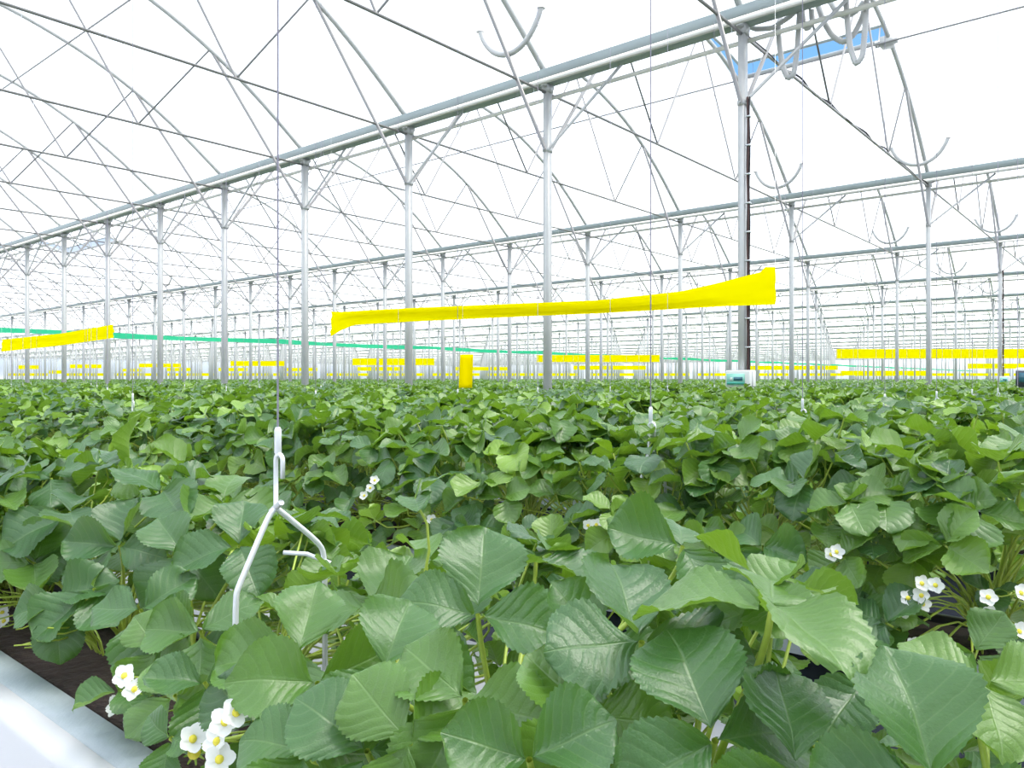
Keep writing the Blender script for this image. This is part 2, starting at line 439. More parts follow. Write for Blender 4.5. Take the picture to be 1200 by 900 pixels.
def hose_px(L_, Y, lab, r=.027, conv=None):
    P = [ptY(a, b, Y) for a, b in L_]; P = np.array(P)
    tt = np.linspace(0, len(P)-1, 40)
    P2 = np.c_[[np.interp(tt, np.arange(len(P)), P[:, i]) for i in range(3)]].T
    for _ in range(2): P2[1:-1] = (P2[:-2]+P2[1:-1]*2+P2[2:])/4
    Q, rr = corr(P2, r, .024); o = P2[0].copy(); g = MB(); g.tube(Q-o, rr, 8)
    ob = obj('looped_hose', g, M['hose']); ob.location = o
    tag(ob, lab, 'hose', 'hoses looped from the white rail at top right')
hose_px([(873, 28), (885, 34), (905, 33), (925, 20), (940, 6)], GY[1]+.22, 'loose corrugated hose lying along the white rail near the post top')
hose_px([(912, 30), (913, 50), (917, 78), (923, 92), (930, 88), (934, 62), (937, 15)], GY[1]+.25, 'narrow deep corrugated hose loop nearest the cable-covered post')
hose_px([(940, 12), (941, 28), (946, 34), (952, 28), (951, 12)], GY[1]+.20, 'smallest hose loop hanging under the white rail')
hose_px([(959, 8), (965, 25), (975, 42), (988, 50), (1000, 42), (1010, 22), (1015, 5)], GY[1]+.30, 'wide corrugated hose loop hanging at top right')
hose_px([(991, -8), (993, 25), (996, 55), (1003, 76), (1011, 66), (1014, 30), (1016, 0)], GY[1]+.18, 'long narrow hose loop in front of the opened vent')
hose_px([(972, 0), (980, 14), (992, 20), (1005, 12), (1012, 2)], GY[1]+.38, 'shallow hose loop behind the wide one')

# ------------------------------------------------------------------ yellow traps, tape, boxes
def sheet(topf, botf, px0, px1, Y, n=60, rows=7, rip=.012):
    if n < 20: rip = .003
    V = []
    for i in range(n):
        px = px0+(px1-px0)*i/(n-1)
        a = ptY(px, topf(px), Y); b = ptY(px, botf(px), Y)
        hgt = a[2]-b[2]; fold = max(0, (.30-hgt))
        for j in range(rows):
            p = a+(b-a)*j/(rows-1); p[1] += rip*math.sin(j*2.1+i*.05)+fold*.10*((j % 2)*2-1)+rip*.4*math.sin(i*.6+j); V.append(p)
    V = np.array(V); F_ = [(i*rows+j, i*rows+j+1, (i+1)*rows+j+1, (i+1)*rows+j) for i in range(n-1) for j in range(rows-1)]
    return V, F_
def trap(name_label, px0, px1, Y, top, bot, cords=True, n=40, group=None):
    tf = (lambda p: np.interp(p, [a for a, _ in top], [b for _, b in top])) if isinstance(top, list) else (lambda p: top)
    bf = (lambda p: np.interp(p, [a for a, _ in bot], [b for _, b in bot])) if isinstance(bot, list) else (lambda p: bot)
    V, F_ = sheet(tf, bf, px0, px1, Y, n)
    o = V[0].copy(); t = thing('sticky_trap_band', o, name_label, 'insect trap', 'yellow sticky bands above the plants')
    g = MB(); g.add(V-o, F_); obj('yellow_film', g, M['yellow'], t)
    if cords:
        for i in (0, n-1):
            p = V[i*7]-o; g = MB(); g.tube([p, p+np.array([0, 0, GH-.1-V[i*7][2]])], .0012, 4); obj('hanging_wire', g, M['wire'], t)
trap('long yellow sticky band with twisted narrow middle and flared right end', 388, 909, 6.0/.955,
     [(388, 365), (400, 365.5), (480, 361), (600, 356), (700, 352), (800, 341.5), (850, 330), (895, 318), (896.5, 313), (909, 313)],
     [(388, 394), (400, 387), (415, 381), (480, 377), (600, 371.5), (700, 367.5), (800, 362), (850, 359), (895, 357.5), (909, 357)], n=90)
trap('slanting yellow sticky band at the left edge of the picture', 2, 133, 6.15, [(2, 398), (70, 391), (133, 380)], [(2, 412), (70, 405), (133, 396), (134, 398)])
def dt(a, b):
    f = lambda px: (lambda q: (cT*q-sT)/(cT+q*sT))((px-600)/FPX)
    return f(b)-f(a)
bands = [(980, 1240, 409, 420, 'wide yellow sticky band at the right edge, right of the thick post'),
 (629, 773, 416, 424.3, 'yellow sticky band centred behind the third post from the right'),
 (413, 509, 420, 428, 'yellow sticky band under the left half of the long twisted band'),
 (270, 334, 423, 429, 'yellow sticky band left of the fourth nearest post'),
 (163, 212, 426, 430.5, 'small yellow sticky band between two left posts'),
 (82, 119, 427, 431.5, 'small yellow sticky band below the slanting left one'),
 (21, 47, 428, 432.5, 'tiny yellow sticky band near the left edge'),
 (877, 982, 428.5, 433.5, 'thin yellow sticky band right of the control box'),
 (1134, 1300, 426, 432, 'thin yellow sticky band lowest at the right edge'),
 (672, 757, 428.5, 433.3, 'thin yellow sticky band below the centred one'),
 (533, 595, 430, 434.2, 'thin yellow band right of the small upright card'),
 (419, 472, 430, 434.5, 'thin yellow band beneath the left-of-centre band'),
 (330, 372, 431, 435, 'short yellow band beside the fourth nearest post'),
 (256, 290, 431, 435, 'short yellow band left of the fourth nearest post'),
 (194, 224, 431, 435, 'short yellow band beside the sixth nearest post'),
 (143, 167, 432, 435.5, 'short yellow band beside the seventh nearest post'),
 (57, 75, 434, 438, 'speck of yellow band near the far left horizon'),
 (985, 1086, 434.5, 440, 'yellow band just above the leaves right of centre')]
for a, b, c, e, lab in bands:
    Y = 6.0/dt(a, b); Y = min(Y, 70)
    trap(lab, a, b, Y, float(c), float(e), Y < 40, n=14)
xs = list(range(10, 1200, 62))
for i, a in enumerate(xs):
    b = a+46+(i*17) % 14; ta = (cT*(a-600)/FPX-sT)/(cT+(a-600)/FPX*sT); Y = min(80, 146/abs(ta))+(i % 3)*.3
    trap('faint far yellow band on the horizon, %s of the row from the left' % nth(i+1), a, b, Y, 437.3, 440.6, False, n=6)
# upright card clipped to a rope
c = ptY(545.5, 436, 3.35); cx = float(c[0])
g = MB(); V = []
for i in range(9):
    for j in range(2):
        px = (539.5 if j == 0 else 554.5)-(1.6*i/8 if j == 0 else 1.2*i/8); V.append(ptY(px, 415.5+39*i/8, 3.345)-c)
V = np.array(V); g.add(V, [(2*i, 2*i+1, 2*i+3, 2*i+2) for i in range(8)])
ob = obj('sticky_card', g, M['yellow'], None, False); ob.location = c; ob.modifiers.new('s', 'SOLIDIFY').thickness = .002
tag(ob, 'small upright yellow sticky card hanging just above the leaves', 'insect trap')
# green tape across the spans
g = MB(); n = 80; V = []; ys = np.linspace(-1, YMAX-1, n)
for i, y in enumerate(ys):
    zc = CH+1.40-.05*math.sin((y % W)/W*math.pi)
    for s in (-1, 1): V.append((-.02*math.sin(i*1.9)*s, y, zc+s*(.075+.015*math.sin(i*2.3))))
g.add(V, [(2*i, 2*i+1, 2*i+3, 2*i+2) for i in range(n-1)])
o = obj('green_tape', g, M['green']); o.location = (-25.2, 0, 0); tag(o, 'long green tape stretched across the posts above the plants at left', 'tape')

# control box on the thick post
def ctrl(px0, px1, px2, y0, y1, Y, lab, kind):
    a = ptY(px0, (y0+y1)/2, Y); b = ptY(px1, (y0+y1)/2, Y); d = proj(b)[2]; w = b[0]-a[0]; h = (y1-y0)/FPX*proj((a+b)/2)[2]; dep = .17
    t = thing('control_box', (a[0], Y, a[2]-h/2), lab, 'control box')
    g = MB(); g.box(0, w, 0, dep, 0, h); o = obj('housing', g, M['boxwhite'], t, False); bv = o.modifiers.new('b', 'BEVEL'); bv.width = .012; bv.segments = 3
    g = MB(); g.box(-.004, w+.004, dep*.42, dep*.46, -.003, h+.003); obj('seam', g, M['steel'], t, False)
    if kind == 'teal':
        g = MB(); g.box(w*.06, w*.82, -.006, .001, h*.10, h*.80); p = obj('panel', g, M['teal'], t, False)
        g = MB(); g.box(w*.36, w*.74, -.010, -.004, h*.38, h*.60); obj('screen', g, M['screen'], p, False)
        g = MB(); g.box(w*.08, w*.80, -.009, -.004, h*.18, h*.29); obj('stripe', g, M['tealdark'], p, False)
        g = MB(); g.box(w*.22, w*.31, -.009, -.004, h*.40, h*.58); obj('button', g, M['boxwhite'], p, False)
        for s in (.35, .5, .62, .72):
            g = MB(); P = [(w*s, .06, 0), (w*s+.01, .07, -.06), (w*s-.02, .08, -.14), (w*s-.06+.1*s, .09, -.3)]; g.tube(P, .006, 6); obj('cable', g, M['blackcable'], t)
    else:
        g = MB(); g.box(w*.02, w*.98, -.02, .001, h*.06, h*.86); p = obj('screen_frame', g, M['darkgrey'], t, False)
        g = MB(); g.box(w*.14, w*.8, -.024, -.018, h*.3, h*.76); obj('screen', g, M['screen'], p, False)
ctrl(850, 878, 884, 434, 453.5, Y1-.22, 'white control box with teal panel and small screen on the thick post', 'teal')
ctrl(1190, 1222, 1230, 431, 455, Y1-.22, 'grey box with dark screen at the right edge just above leaves', 'dark')
ctrl(1171, 1183, 1186, 441, 449, GY[3]-.22, 'small distant pale control box with green mark near the right edge', 'teal')
# cable bundles
def bundle(x, y, z0, z1, lab):
    t = thing('cable_bundle', (x+.055, y-.02, z0), lab, 'cables')
    for i, (dx, dy, m) in enumerate(((0, 0, 'blackcable'), (.012, -.012, 'redcable'), (.022, .004, 'blackcable'), (.006, .016, 'blackcable'))):
        P = [(dx+.003*math.sin(z*9+i), dy+.003*math.cos(z*7+i), z-z0) for z in np.linspace(z0, z1, 40)]
        g = MB(); g.tube(P, .007, 6); obj('cable', g, M[m], t)
    for z in np.linspace(z0+.3, z1-.2, 9):
        g = MB(); g.box(-.012, .034, -.028, .026, z-z0-.006, z-z0+.006); obj('clip', g, M['wire'], t, False)
bundle(X0, Y1, CH+.02, GH-.75, 'dark cables strapped down the right side of the thick post')
bundle(X0, GY[3], CH+.02, GH-.75, 'dark cables down a far post near the right edge')
P = [(0, y, TIE+.02+.022*math.sin(y*5)+GH) for y in np.linspace(GY[1]+.1, GY[2]-.1, 70)]
g = MB()
o3 = np.array([X0, GY[1]+.1, GH]); g.tube(np.array([(0.012*math.sin(p[1]*7), p[1]-o3[1], p[2]-GH) for p in P]), .012, 6)
o = obj('power_cable', g, M['blackcable']); o.location = o3; tag(o, 'dark cable wound along the tie bar right of the thick post', 'cable')

# ------------------------------------------------------------------ beds
PITCH, BY1, LIP = .93, .56, CH-.44
def bed_y(b): return BY1+PITCH*b
NB = 32
for b in range(NB):
    yc = bed_y(b)
    t = thing('growing_bed', (0, yc, LIP), 'long raised growing trough, %s bed from the front' % nth(b+1), 'planting bed', 'hanging growing troughs')
    g = MB(); g.extrude_x([(-.118, -.01), (.118, -.01), (.07, -.10), (-.07, -.10)], 3, XMIN if b > 4 else -60, True); obj('substrate', g, M['soil'], t, False)
    if b == 0:
        g = MB(); g.extrude_x([(-.128, -.004), (-.130, .0), (-.168, -.010), (-.170, -.014), (-.128, -.012)], 3, -60, True); obj('liner_lip', g, M['lipgrey'], t, False)
        g = MB(); g.extrude_x([(-.169, -.008), (-.192, -.030), (-.195, -.036), (-.196, -.34), (-.150, -.38), (-.150, -.04)], 3, -60, True); o = obj('side_panel', g, M['whitesteel'], t, False)
        o['label'] = 'smooth white side panel'
    else:
        g = MB(); g.extrude_x([(-.126, .004), (-.130, .002), (-.146, -.036), (-.140, -.036)], 3, -60, True); obj('liner_lip', g, M['lipgrey'], t, False)
        g = MB(); g.extrude_x([(-.138, -.034), (-.10, -.20), (-.06, -.22), (-.06, -.18)], 3, -60, True); obj('side_panel', g, M['navy'], t, False)
    g = MB(); g.extrude_x([(.126, .004), (.130, .002), (.146, -.036), (.140, -.036)], 3, -60, True); obj('liner_lip', g, M['lipgrey'], t, False)
    g = MB(); g.extrude_x([(.138, -.034), (.10, -.20), (-.10, -.20), (-.10, -.18), (.08, -.18)], 3, -60, True); obj('trough', g, M['navy'], t, False)
    g = MB()
    g.tube([(3, .06, .012), (-60, .06, .012)], .008, 6); obj('drip_hose', g, M['blackcable'], t)

# ------------------------------------------------------------------ leaves
def leaflet(nu, nv, L_=1.0, Wd=.86, cup=.18, droop=.12, fold=.10, pleat=.0, tooth=.045, ph=0.0, twist=0.0, curl=0.0):
    u = .5*(1-np.cos(math.pi*np.linspace(0, 1, nu+1)))*.55+.45*np.linspace(0, 1, nu+1); v = np.linspace(-1, 1, nv+1)
    c = .57
    w = Wd/2*np.clip(np.sin(math.pi*np.clip(u, 0, 1)**1.22), 0, 1)**np.where(u > c, .47, .74)
    w[0] = .012; w[-1] = .10*Wd
    UU, VV = np.meshgrid(u, v, indexing='ij')
    WW = np.repeat(w[:, None], nv+1, 1)
    if tooth and nu >= 12:
        tt = 1+tooth*np.where(np.arange(nu+1) % 2 == 0, 1, -1); tt[0] = tt[-1] = 1
        sc = 1+(tt[:, None]-1)*(np.abs(VV) > .99)
        WW = WW*sc
    X = L_*(UU-.05*(VV**2)*UU**6); Y = WW*VV
    Z = cup*Wd*(VV**2)*np.sin(math.pi*UU)**.7*.5+fold*WW*np.abs(VV)-droop*UU**2.2
    if pleat: Z = Z+pleat*np.cos(2*math.pi*(UU*7-2.3*np.abs(VV)**1.2))*np.minimum(1, np.abs(VV)*4)*np.sin(math.pi*UU)**.5
    Z = Z+.035*np.sin(4*UU+ph)*VV+.02*np.sin(8*UU+3*VV+ph)+.045*np.abs(VV)**3*np.sin(11*UU+ph*2+(VV > 0)*2)+.10*curl*np.abs(VV)**3*UU
    if twist: Z = Z+twist*Y*UU
    V = np.stack([X, Y, Z], -1).reshape(-1, 3); k = nv+1
    F_ = np.array([(i*k+j, (i+1)*k+j, (i+1)*k+j+1, i*k+j+1) for i in range(nu) for j in range(nv)])
    return V, F_, np.c_[UU.ravel(), VV.ravel()]
def rot(ax, a):
    return np.array(Matrix.Rotation(a, 3, ax))
def trifoliate(nu, nv, seed, pleat=.012, young=False):
    rg = np.random.default_rng(seed); Vs, Fs, Us, n = [], [], [], 0
    for i, az in enumerate((0, 103, -103)):
        V, F_, U = leaflet(nu, nv, 1.0, rg.uniform(.86, 1.06), rg.uniform(-.05, .55), rg.uniform(-.08, .40), rg.uniform(-.05, .42), pleat, .032, rg.uniform(0, 6), rg.uniform(-.25, .25), rg.uniform(-1.6, 1.2))
        V[:, 0] += .05 if i else .10
        V = V*(1.0 if i == 0 else rg.uniform(.85, .98))
        V = V @ rot('X', rg.normal(0, .18)).T
        V = V @ rot('Y', -rg.uniform(-.30, .38)).T
        V = V @ rot('Z', math.radians(az+rg.uniform(-14, 14))).T
        Vs.append(V); Fs.append(F_+n); Us.append(U); n += len(V)
    return np.concatenate(Vs), np.concatenate(Fs), np.concatenate(Us)
def frame_from(n, h):
    n = n/np.linalg.norm(n); h = h-(h@n)*n; h = h/np.linalg.norm(h); return np.c_[h, np.cross(n, h), n]
def stalk(P0, P1, n, r0=.0022, r1=.0016, seg=8, sides=6):
    P0 = np.asarray(P0); P1 = np.asarray(P1); D = np.linalg.norm(P1-P0)
    a = P0+np.array([0, 0, .45*D])+.15*(P1-P0); b = P1-n*.28*D
    t = np.linspace(0, 1, seg)[:, None]
    P = (1-t)**3*P0+3*(1-t)**2*t*a+3*(1-t)*t*t*b+t**3*P1
    return P, np.linspace(r0, r1, seg)
def scatter(M_, rg, ymin=-.36, ymax=.36, xr=.16, top=.30, low=.24):
    out = []
    for i in range(M_):
        a = rg.uniform(0, 2*math.pi); rho = ((i+.5)/M_)**.44
        y = rho*math.sin(a)*(ymax if math.sin(a) > 0 else -ymin); x = rho*math.cos(a)*xr
        e = abs(y)/.36
        z = top-.27*e**2.2+rg.normal(0, .022)
        lower = rg.random() < low
        if lower: z -= rg.uniform(.04, .15)
        z = max(z, .02 if e < .45 else -.03)
        n = np.array([x*1.5, (y/.36)*1.25*(abs(y)/.36)**.5, 1.0])+rg.normal(0, .30, 3)*np.array([1, 1, .3]); n /= np.linalg.norm(n)
        h = np.array([x*2+rg.normal(0, .5), y*2.2+rg.normal(0, .5), 0])
        R = frame_from(n, h); s = rg.uniform(.052, .082)*(.85 if lower else 1)
        if rg.random() < .12: s *= .7
        out.append((np.array([x, y, z]), R, s, n))
    return out
# flower
def flower_mb(seed, openness=.25):
    rg = np.random.default_rng(seed); g = MB()
    for k in range(5):
        nu, nv = 5, 4; u = np.linspace(0, 1, nu+1); v = np.linspace(-1, 1, nv+1); UU, VV = np.meshgrid(u, v, indexing='ij')
        w = .0056*np.sin(math.pi*np.clip(UU*.86+.12, 0, 1))**.6
        X = .0020+.0098*UU; Yy = w*VV; Z = openness*.010*UU**1.5+.0012*VV**2+.0006*math.sin(k*2)
        V = np.stack([X, Yy, Z], -1).reshape(-1, 3) @ rot('Z', k*2*math.pi/5+rg.normal(0, .08)).T
        g.add(V, [(i*(nv+1)+j, (i+1)*(nv+1)+j, (i+1)*(nv+1)+j+1, i*(nv+1)+j+1) for i in range(nu) for j in range(nv)])
    return g
def dome(r, h, z0, n=10, m=4):
    g = MB(); V = []; 
    for i in range(m+1):
        a = i/m*math.pi/2; V += [(r*math.cos(a)*math.cos(t), r*math.cos(a)*math.sin(t), z0+h*math.sin(a)) for t in np.arange(n)*2*math.pi/n]
    g.add(V, [(i*n+j, i*n+(j+1) % n, (i+1)*n+(j+1) % n, (i+1)*n+j) for i in range(m) for j in range(n)]); return g
fl_me = [flower_mb(i, o_).mesh('petals', M['petal']) for i, o_ in enumerate((.1, .35, .6))]
fc_me = dome(.0034, .0030, .0005).mesh('flower_centre', M['fcentre'])
bigc_me = dome(.0052, .0060, .0).mesh('flower_centre', M['fcentre'])
sp_mb = MB()
for k in range(8):
    a = k*math.pi/4; c_, s_ = math.cos(a), math.sin(a); sp_mb.add(np.array([(0, -.0016, 0), (0, .0016, 0), (.009, .0004, -.0012), (.009, -.0004, -.0012)]) @ rot('Z', a).T, [(0, 1, 2, 3)])
sp_me = sp_mb.mesh('sepals', M['sepal'])
def set_m(o, P, R, s):
    m = Matrix.Identity(4)
    for i in range(3):
        for j in range(3): m[i][j] = float(R[i][j]*s)
        m[i][3] = float(P[i])
    o.matrix_local = m
def add_flower(plant, base, P, n, kind=0, crown=None, size=1.0):
    """flower > sepals, flower centre; P in plant space"""
    R = frame_from(n, np.array([.3, .2, .9]) if abs(n[2]) < .8 else np.array([1, 0, 0.]))
    if kind < 3:
        f = obj('flower', fl_me[kind], parent=plant); set_m(f, P, R, size); c_ = obj('flower_centre', fc_me, parent=f)
    else:
        f = obj('flower', sp_me, parent=plant); set_m(f, P, R, size*1.1); c_ = obj('flower_centre', bigc_me, parent=f)
    sp = obj('sepals', sp_me, parent=f); sp.location = (0, 0, -.001)
    Q_, rr_ = stalk(base, P-n*.001, n, .0014, .0009, 7)
    Ri = R.T
    g = MB(); g.tube((Q_-P) @ R/size, rr_/size, 5, cap=False); obj('flower_stalk', g, M['stalk'], f)

# plant positions
plants = []
for b in range(NB):
    yc = bed_y(b); j = 0; sp_ = .20
    x = .12+.07*((b*7) % 3)
    while x > -150:
        j += 1
        xx = x+rng.normal(0, .015)
        if seen([(xx, yc, LIP+.2)], 130): 
            px = proj((xx, yc, LIP+.2)); plants.append([px[2], xx, yc+rng.normal(0, .012), b, j])
        elif xx < -1 and proj((xx, yc, LIP+.2))[0] < -130: break
        x -= sp_
cnt = {}
for p in plants: cnt.setdefault(p[3], []).append(p)
for b, L_ in cnt.items():
    L_.sort(key=lambda p: -p[1])
    out_n = sum(1 for p in L_ if proj((p[1], p[2], LIP+.2))[0] > 1200)
    for i, p in enumerate(L_): p[4] = i+1-out_n
plants.sort(key=lambda p: p[0])
print('plants', len(plants))
ind = plants[:300]; rest = plants[300:]

# hero leaves of the nearest bed: hub px, depth, terminal direction and normal in view axes (right, up, toward viewer), leaflet length, mesh seed
def view(v): return v[0]*Rv+v[1]*Uv-v[2]*Fv
HERO = [
 (752, 752, .60, (-.10, .9, -.6), (0, .80, .62), .088, 3),
 (905, 712, .55, (-.9, .25, -.2), (.18, .93, .15), .090, 5),
 (838, 868, .50, (-.25, .9, -.3), (.05, .55, .80), .078, 8),
 (935, 905, .47, (.1, .9, -.3), (0, .62, .78), .070, 12),
 (1100, 925, .44, (.05, .9, -.3), (.05, .62, .78), .078, 14),
 (1010, 800, .62, (.3, .3, .5), (0, .85, .5), .070, 21),
 (560, 720, .74, (.15, .9, -.8), (-.1, .85, .50), .086, 17),
 (628, 655, .92, (.8, .1, .3), (0, .97, .25), .084, 25),
 (432, 712, .86, (.1, .9, -.8), (-.15, .85, .5), .088, 9),
 (350, 765, .76, (-.9, .1, .2), (.05, .55, .80), .080, 30),
 (372, 800, .70, (.35, -.7, .5), (.55, .45, .70), .082, 33),
 (450, 785, .66, (.5, .2, .3), (.1, .75, .60), .074, 36),
 (545, 820, .60, (-.6, -.6, .5), (0, .65, .75), .072, 39),
 (690, 838, .57, (-.3, -.5, .6), (.1, .6, .75), .070, 41),
 (500, 660, 1.05, (.8, .1, .0), (0, .9, .35), .080, 44),
 (190, 575, 1.30, (.6, .4, -.5), (0, .88, .45), .110, 47),
 (82, 600, 1.35, (-.5, .1, .4), (.1, .85, .5), .105, 50),
 (150, 545, 1.45, (.1, .9, .1), (-.8, .3, .3), .095, 52),
 (280, 640, 1.10, (-.5, .1, .4), (0, .8, .6), .090, 55),
 (215, 650, 1.15, (-.6, -.4, .5), (-.1, .7, .7), .090, 58),
 (110, 690, 1.15, (-.7, -.4, .5), (-.1, .65, .75), .090, 60),
 (235, 740, .95, (.2, -.2, .8), (.1, .6, .8), .080, 62),
 (620, 890, .52, (.2, -.5, .6), (0, .6, .8), .066, 66),
 (430, 880, .60, (-.2, -.6, .6), (0, .6, .8), .070, 68),
 (800, 640, .80, (-.8, .2, 0), (0, .85, .5), .072, 71),
]
HERO += [(300, 850, .72, (-.3, -.8, .4), (-.1, .55, .8), .066, 73), (205, 815, .86, (-.6, -.4, .5), (-.1, .7, .7), .055, 75), (360, 880, .64, (-.2, -.7, .5), (0, .6, .8), .066, 77),
 (225, 760, .98, (-.3, .6, .1), (-.3, .6, .75), .070, 79), (140, 640, 1.2, (.1, .8, .4), (.1, .5, .85), .085, 81), (40, 660, 1.3, (-.5, .2, .5), (0, .6, .8), .085, 83), (260, 590, 1.3, (.4, .3, .2), (0, .85, .45), .085, 85),
 (60, 560, 1.6, (.3, .8, .1), (-.1, .8, .5), .095, 87), (700, 760, .68, (-.6, -.4, .5), (0, .7, .7), .075, 89), (1150, 800, .60, (.5, .5, .2), (0, .8, .6), .070, 91), (480, 870, .58, (-.3, .6, .4), (0, .5, .85), .066, 93)]
HERO += [(165, 715, 1.02, (.2, -.6, .6), (0, .55, .8), .080, 95), (70, 705, 1.15, (.3, -.6, .5), (0, .6, .8), .080, 97), (240, 800, .84, (.1, -.7, .5), (.1, .6, .8), .066, 99),
 (185, 760, .96, (-.4, -.6, .4), (-.1, .7, .7), .060, 101), (200, 865, .76, (-.2, -.8, .3), (-.3, .5, .8), .042, 103), (20, 650, 1.35, (.5, .1, .5), (0, .7, .7), .095, 105)]
hero_xy = [(h[0], h[1], h[2], h[5]) for h in HERO]
pool = [trifoliate(26, 8, s, .011) for s in range(20)]
pool_me = []
for i, (V, F_, U) in enumerate(pool):
    g = MB(); g.add(V, F_, U, (i*.137) % 1*.9); pool_me.append(g.mesh('leaf', M['leaf']))
hero_me = {}
for h in HERO:
    V, F_, U = trifoliate(40, 14, h[6]*7+1, .012); g = MB(); g.add(V, F_, U, (h[6]*.173) % .45); hero_me[h[6]] = g.mesh('leaf', M['leaf'])
mid_pool = [trifoliate(12, 4, 100+s, 0) for s in range(16)]
low_pool = [trifoliate(4, 2, 200+s, 0) for s in range(16)]
tiny_pool = [trifoliate(2, 2, 300+s, 0) for s in range(8)]

roots = {}
def label_for(b, j):
    return 'leafy strawberry plant, %s in the %s bed from the front' % (place_words(j), nth(b+1))
NEAR_D = 2.6
# shared mid variants
variants = []
for s in range(10):
    rg = np.random.default_rng(500+s); g = MB(); st = MB()
    for (P, R, sc, n) in scatter(50, rg):
        V, F_, U = mid_pool[rg.integers(16)]
        g.add(P+(V*sc) @ R.T, F_, U, rg.random())
        Q_, rr_ = stalk((rg.normal(0, .01), rg.normal(0, .01), .0), P, n, .0024, .0017, 5); st.tube(Q_, rr_, 4, cap=False)
    variants.append((g.mesh('foliage', M['leaf']), st.mesh('stalks', M['stalk'])))
for d, x, y, b, j in ind:
    t = thing('strawberry_plant', (x, y, LIP), label_for(b, j), 'strawberry plant', 'strawberry plants in the %s bed from the front' % nth(b+1))
    roots[(b, j)] = t
    rg = np.random.default_rng(int(b*1000+j+40))
    if d < NEAR_D and b < 3:
        if b == 0: L_ = scatter(84, rg, -.20, .36, .16, .265, .5)
        else: L_ = scatter(60, rg, -.37, .36, .17, .30, .32)
        for (P, R, sc, n) in L_:
            if b == 0:
                wp = P+np.array([x, y, LIP]); q = proj(wp)
                if q[2] < .42: continue
                # keep the sight line to the big foreground leaves free
                if any(q[2] < h[2]+.03 and math.hypot(q[0]-h[0], q[1]-h[1]) < FPX*(h[3]/h[2]*.75+sc/q[2]*.5) for h in hero_xy): continue
                if q[1] > 738+.61*q[0] and q[0] < 230: continue
                if q[2] < .85 and q[1] < 640: continue
                if q[0] > 930 and q[1] < 805+(q[0]-930)*.1: continue
                if 395 < q[0] < 590 and 585 < q[1] < 655: continue
                if q[2] < 1.10 and math.hypot(q[0]-352, q[1]-622) < 52: continue
                if abs(q[0]-310) < 75 and 520 < q[1] < 740 and q[2] < 1.0: continue
            if d < 1.5: me = pool_me[rg.integers(20)]
            else: me = pool_me[rg.integers(20)]
            lf = obj('leaf', me, parent=t); set_m(lf, P, R, sc)
            Q_, rr_ = stalk((rg.normal(0, .012), rg.normal(0, .012), 0), P, n)
            g = MB(); g.tube((Q_-P) @ R/sc, rr_/sc, 6, cap=False); obj('leaf_stalk', g, M['stalk'], lf)
    else:
        vi = int(rg.integers(10)); a = math.pi*int(rg.integers(2)); zsc = rg.uniform(.9, 1.08)
        for nm, me in zip(('foliage', 'stalks'), variants[vi]):
            o = obj(nm, me, parent=t); o.rotation_euler = (0, 0, a+rg.normal(0, .1)); o.scale = (1, 1, zsc)
def nearest_plant(P, bed=None):
    best = None
    for (b, j), t in roots.items():
        if bed is not None and b != bed: continue
        q = (t.location[0]-P[0])**2+(t.location[1]-P[1])**2
        if best is None or q < best[0]: best = (q, t)
    return best[1]
for (px, py, d, h, n, L_, sd) in HERO:
    P = pt(px, py, d); n = view(n); n /= np.linalg.norm(n); h = view(h)
    t = nearest_plant(P, 0); o0 = np.array(t.location); R = frame_from(n, h)
    lf = obj('leaf', hero_me[sd], parent=t); set_m(lf, P-o0, R, L_)
    Q_, rr_ = stalk((0, 0, 0), P-o0, n*.5+np.array([0, 0, .5]), .0034, .0024, 12)
    g = MB(); g.tube((Q_-(P-o0)) @ R/L_, rr_/L_, 8, cap=False); obj('leaf_stalk', g, M['stalk'], lf)
# flowers at their places
FL = [(146, 792, .42, 0), (185, 797, .45, 0), (158, 808, .44, 1), (137, 827, .44, 1), (170, 838, .45, 3), (166, 818, .47, 3), (264, 846, .39, 1), (277, 835, .395, 2), (255, 869, .39, 1),
      (228, 882, .41, 3), (257, 890, .385, 1), (5, 728, .50, 1), (3, 718, .51, 2), (226, 866, .40, 2)]
for (px, py, Y, k) in FL:
    P = ptY(px, py, Y-.03); P[2] = max(P[2], LIP+.01); t = nearest_plant(P, 0); o0 = np.array(t.location)
    n = view(np.array([rng.normal(0, .3), .55, .8])); n /= np.linalg.norm(n)
    add_flower(t, np.array([rng.normal(0, .02), -.02, 0.0]), P-o0, n, k, size=1.15)
FL2 = [(980, 647, 1), (974, 650, 1), (1080, 684, 1), (1096, 686, 0), (1080, 698, 1), (1064, 701, 0), (1058, 716, 1), (1081, 708, 1), (1158, 700, 0), (1160, 720, 1), (1196, 695, 1),
       (689, 616, 1), (699, 615, 1), (709, 609, 0), (427, 581, 1), (434, 572, 0), (439, 563, 1), (506, 609, 1), (599, 535, 0), (1070, 757, 2), (1085, 757, 2), (1194, 740, 2), (408, 520, 1), (88, 752, 2)]
for (px, py, k) in FL2[:-1]:
    P = ptY(px, py, 1.20 if py > 560 else 1.45); t = nearest_plant(P, 1); o0 = np.array(t.location)
    n = view(np.array([rng.normal(0, .3), .5, .85])); n /= np.linalg.norm(n)
    add_flower(t, np.array([0, -.06, 0.0]), P-o0, n, k, size=1.0)
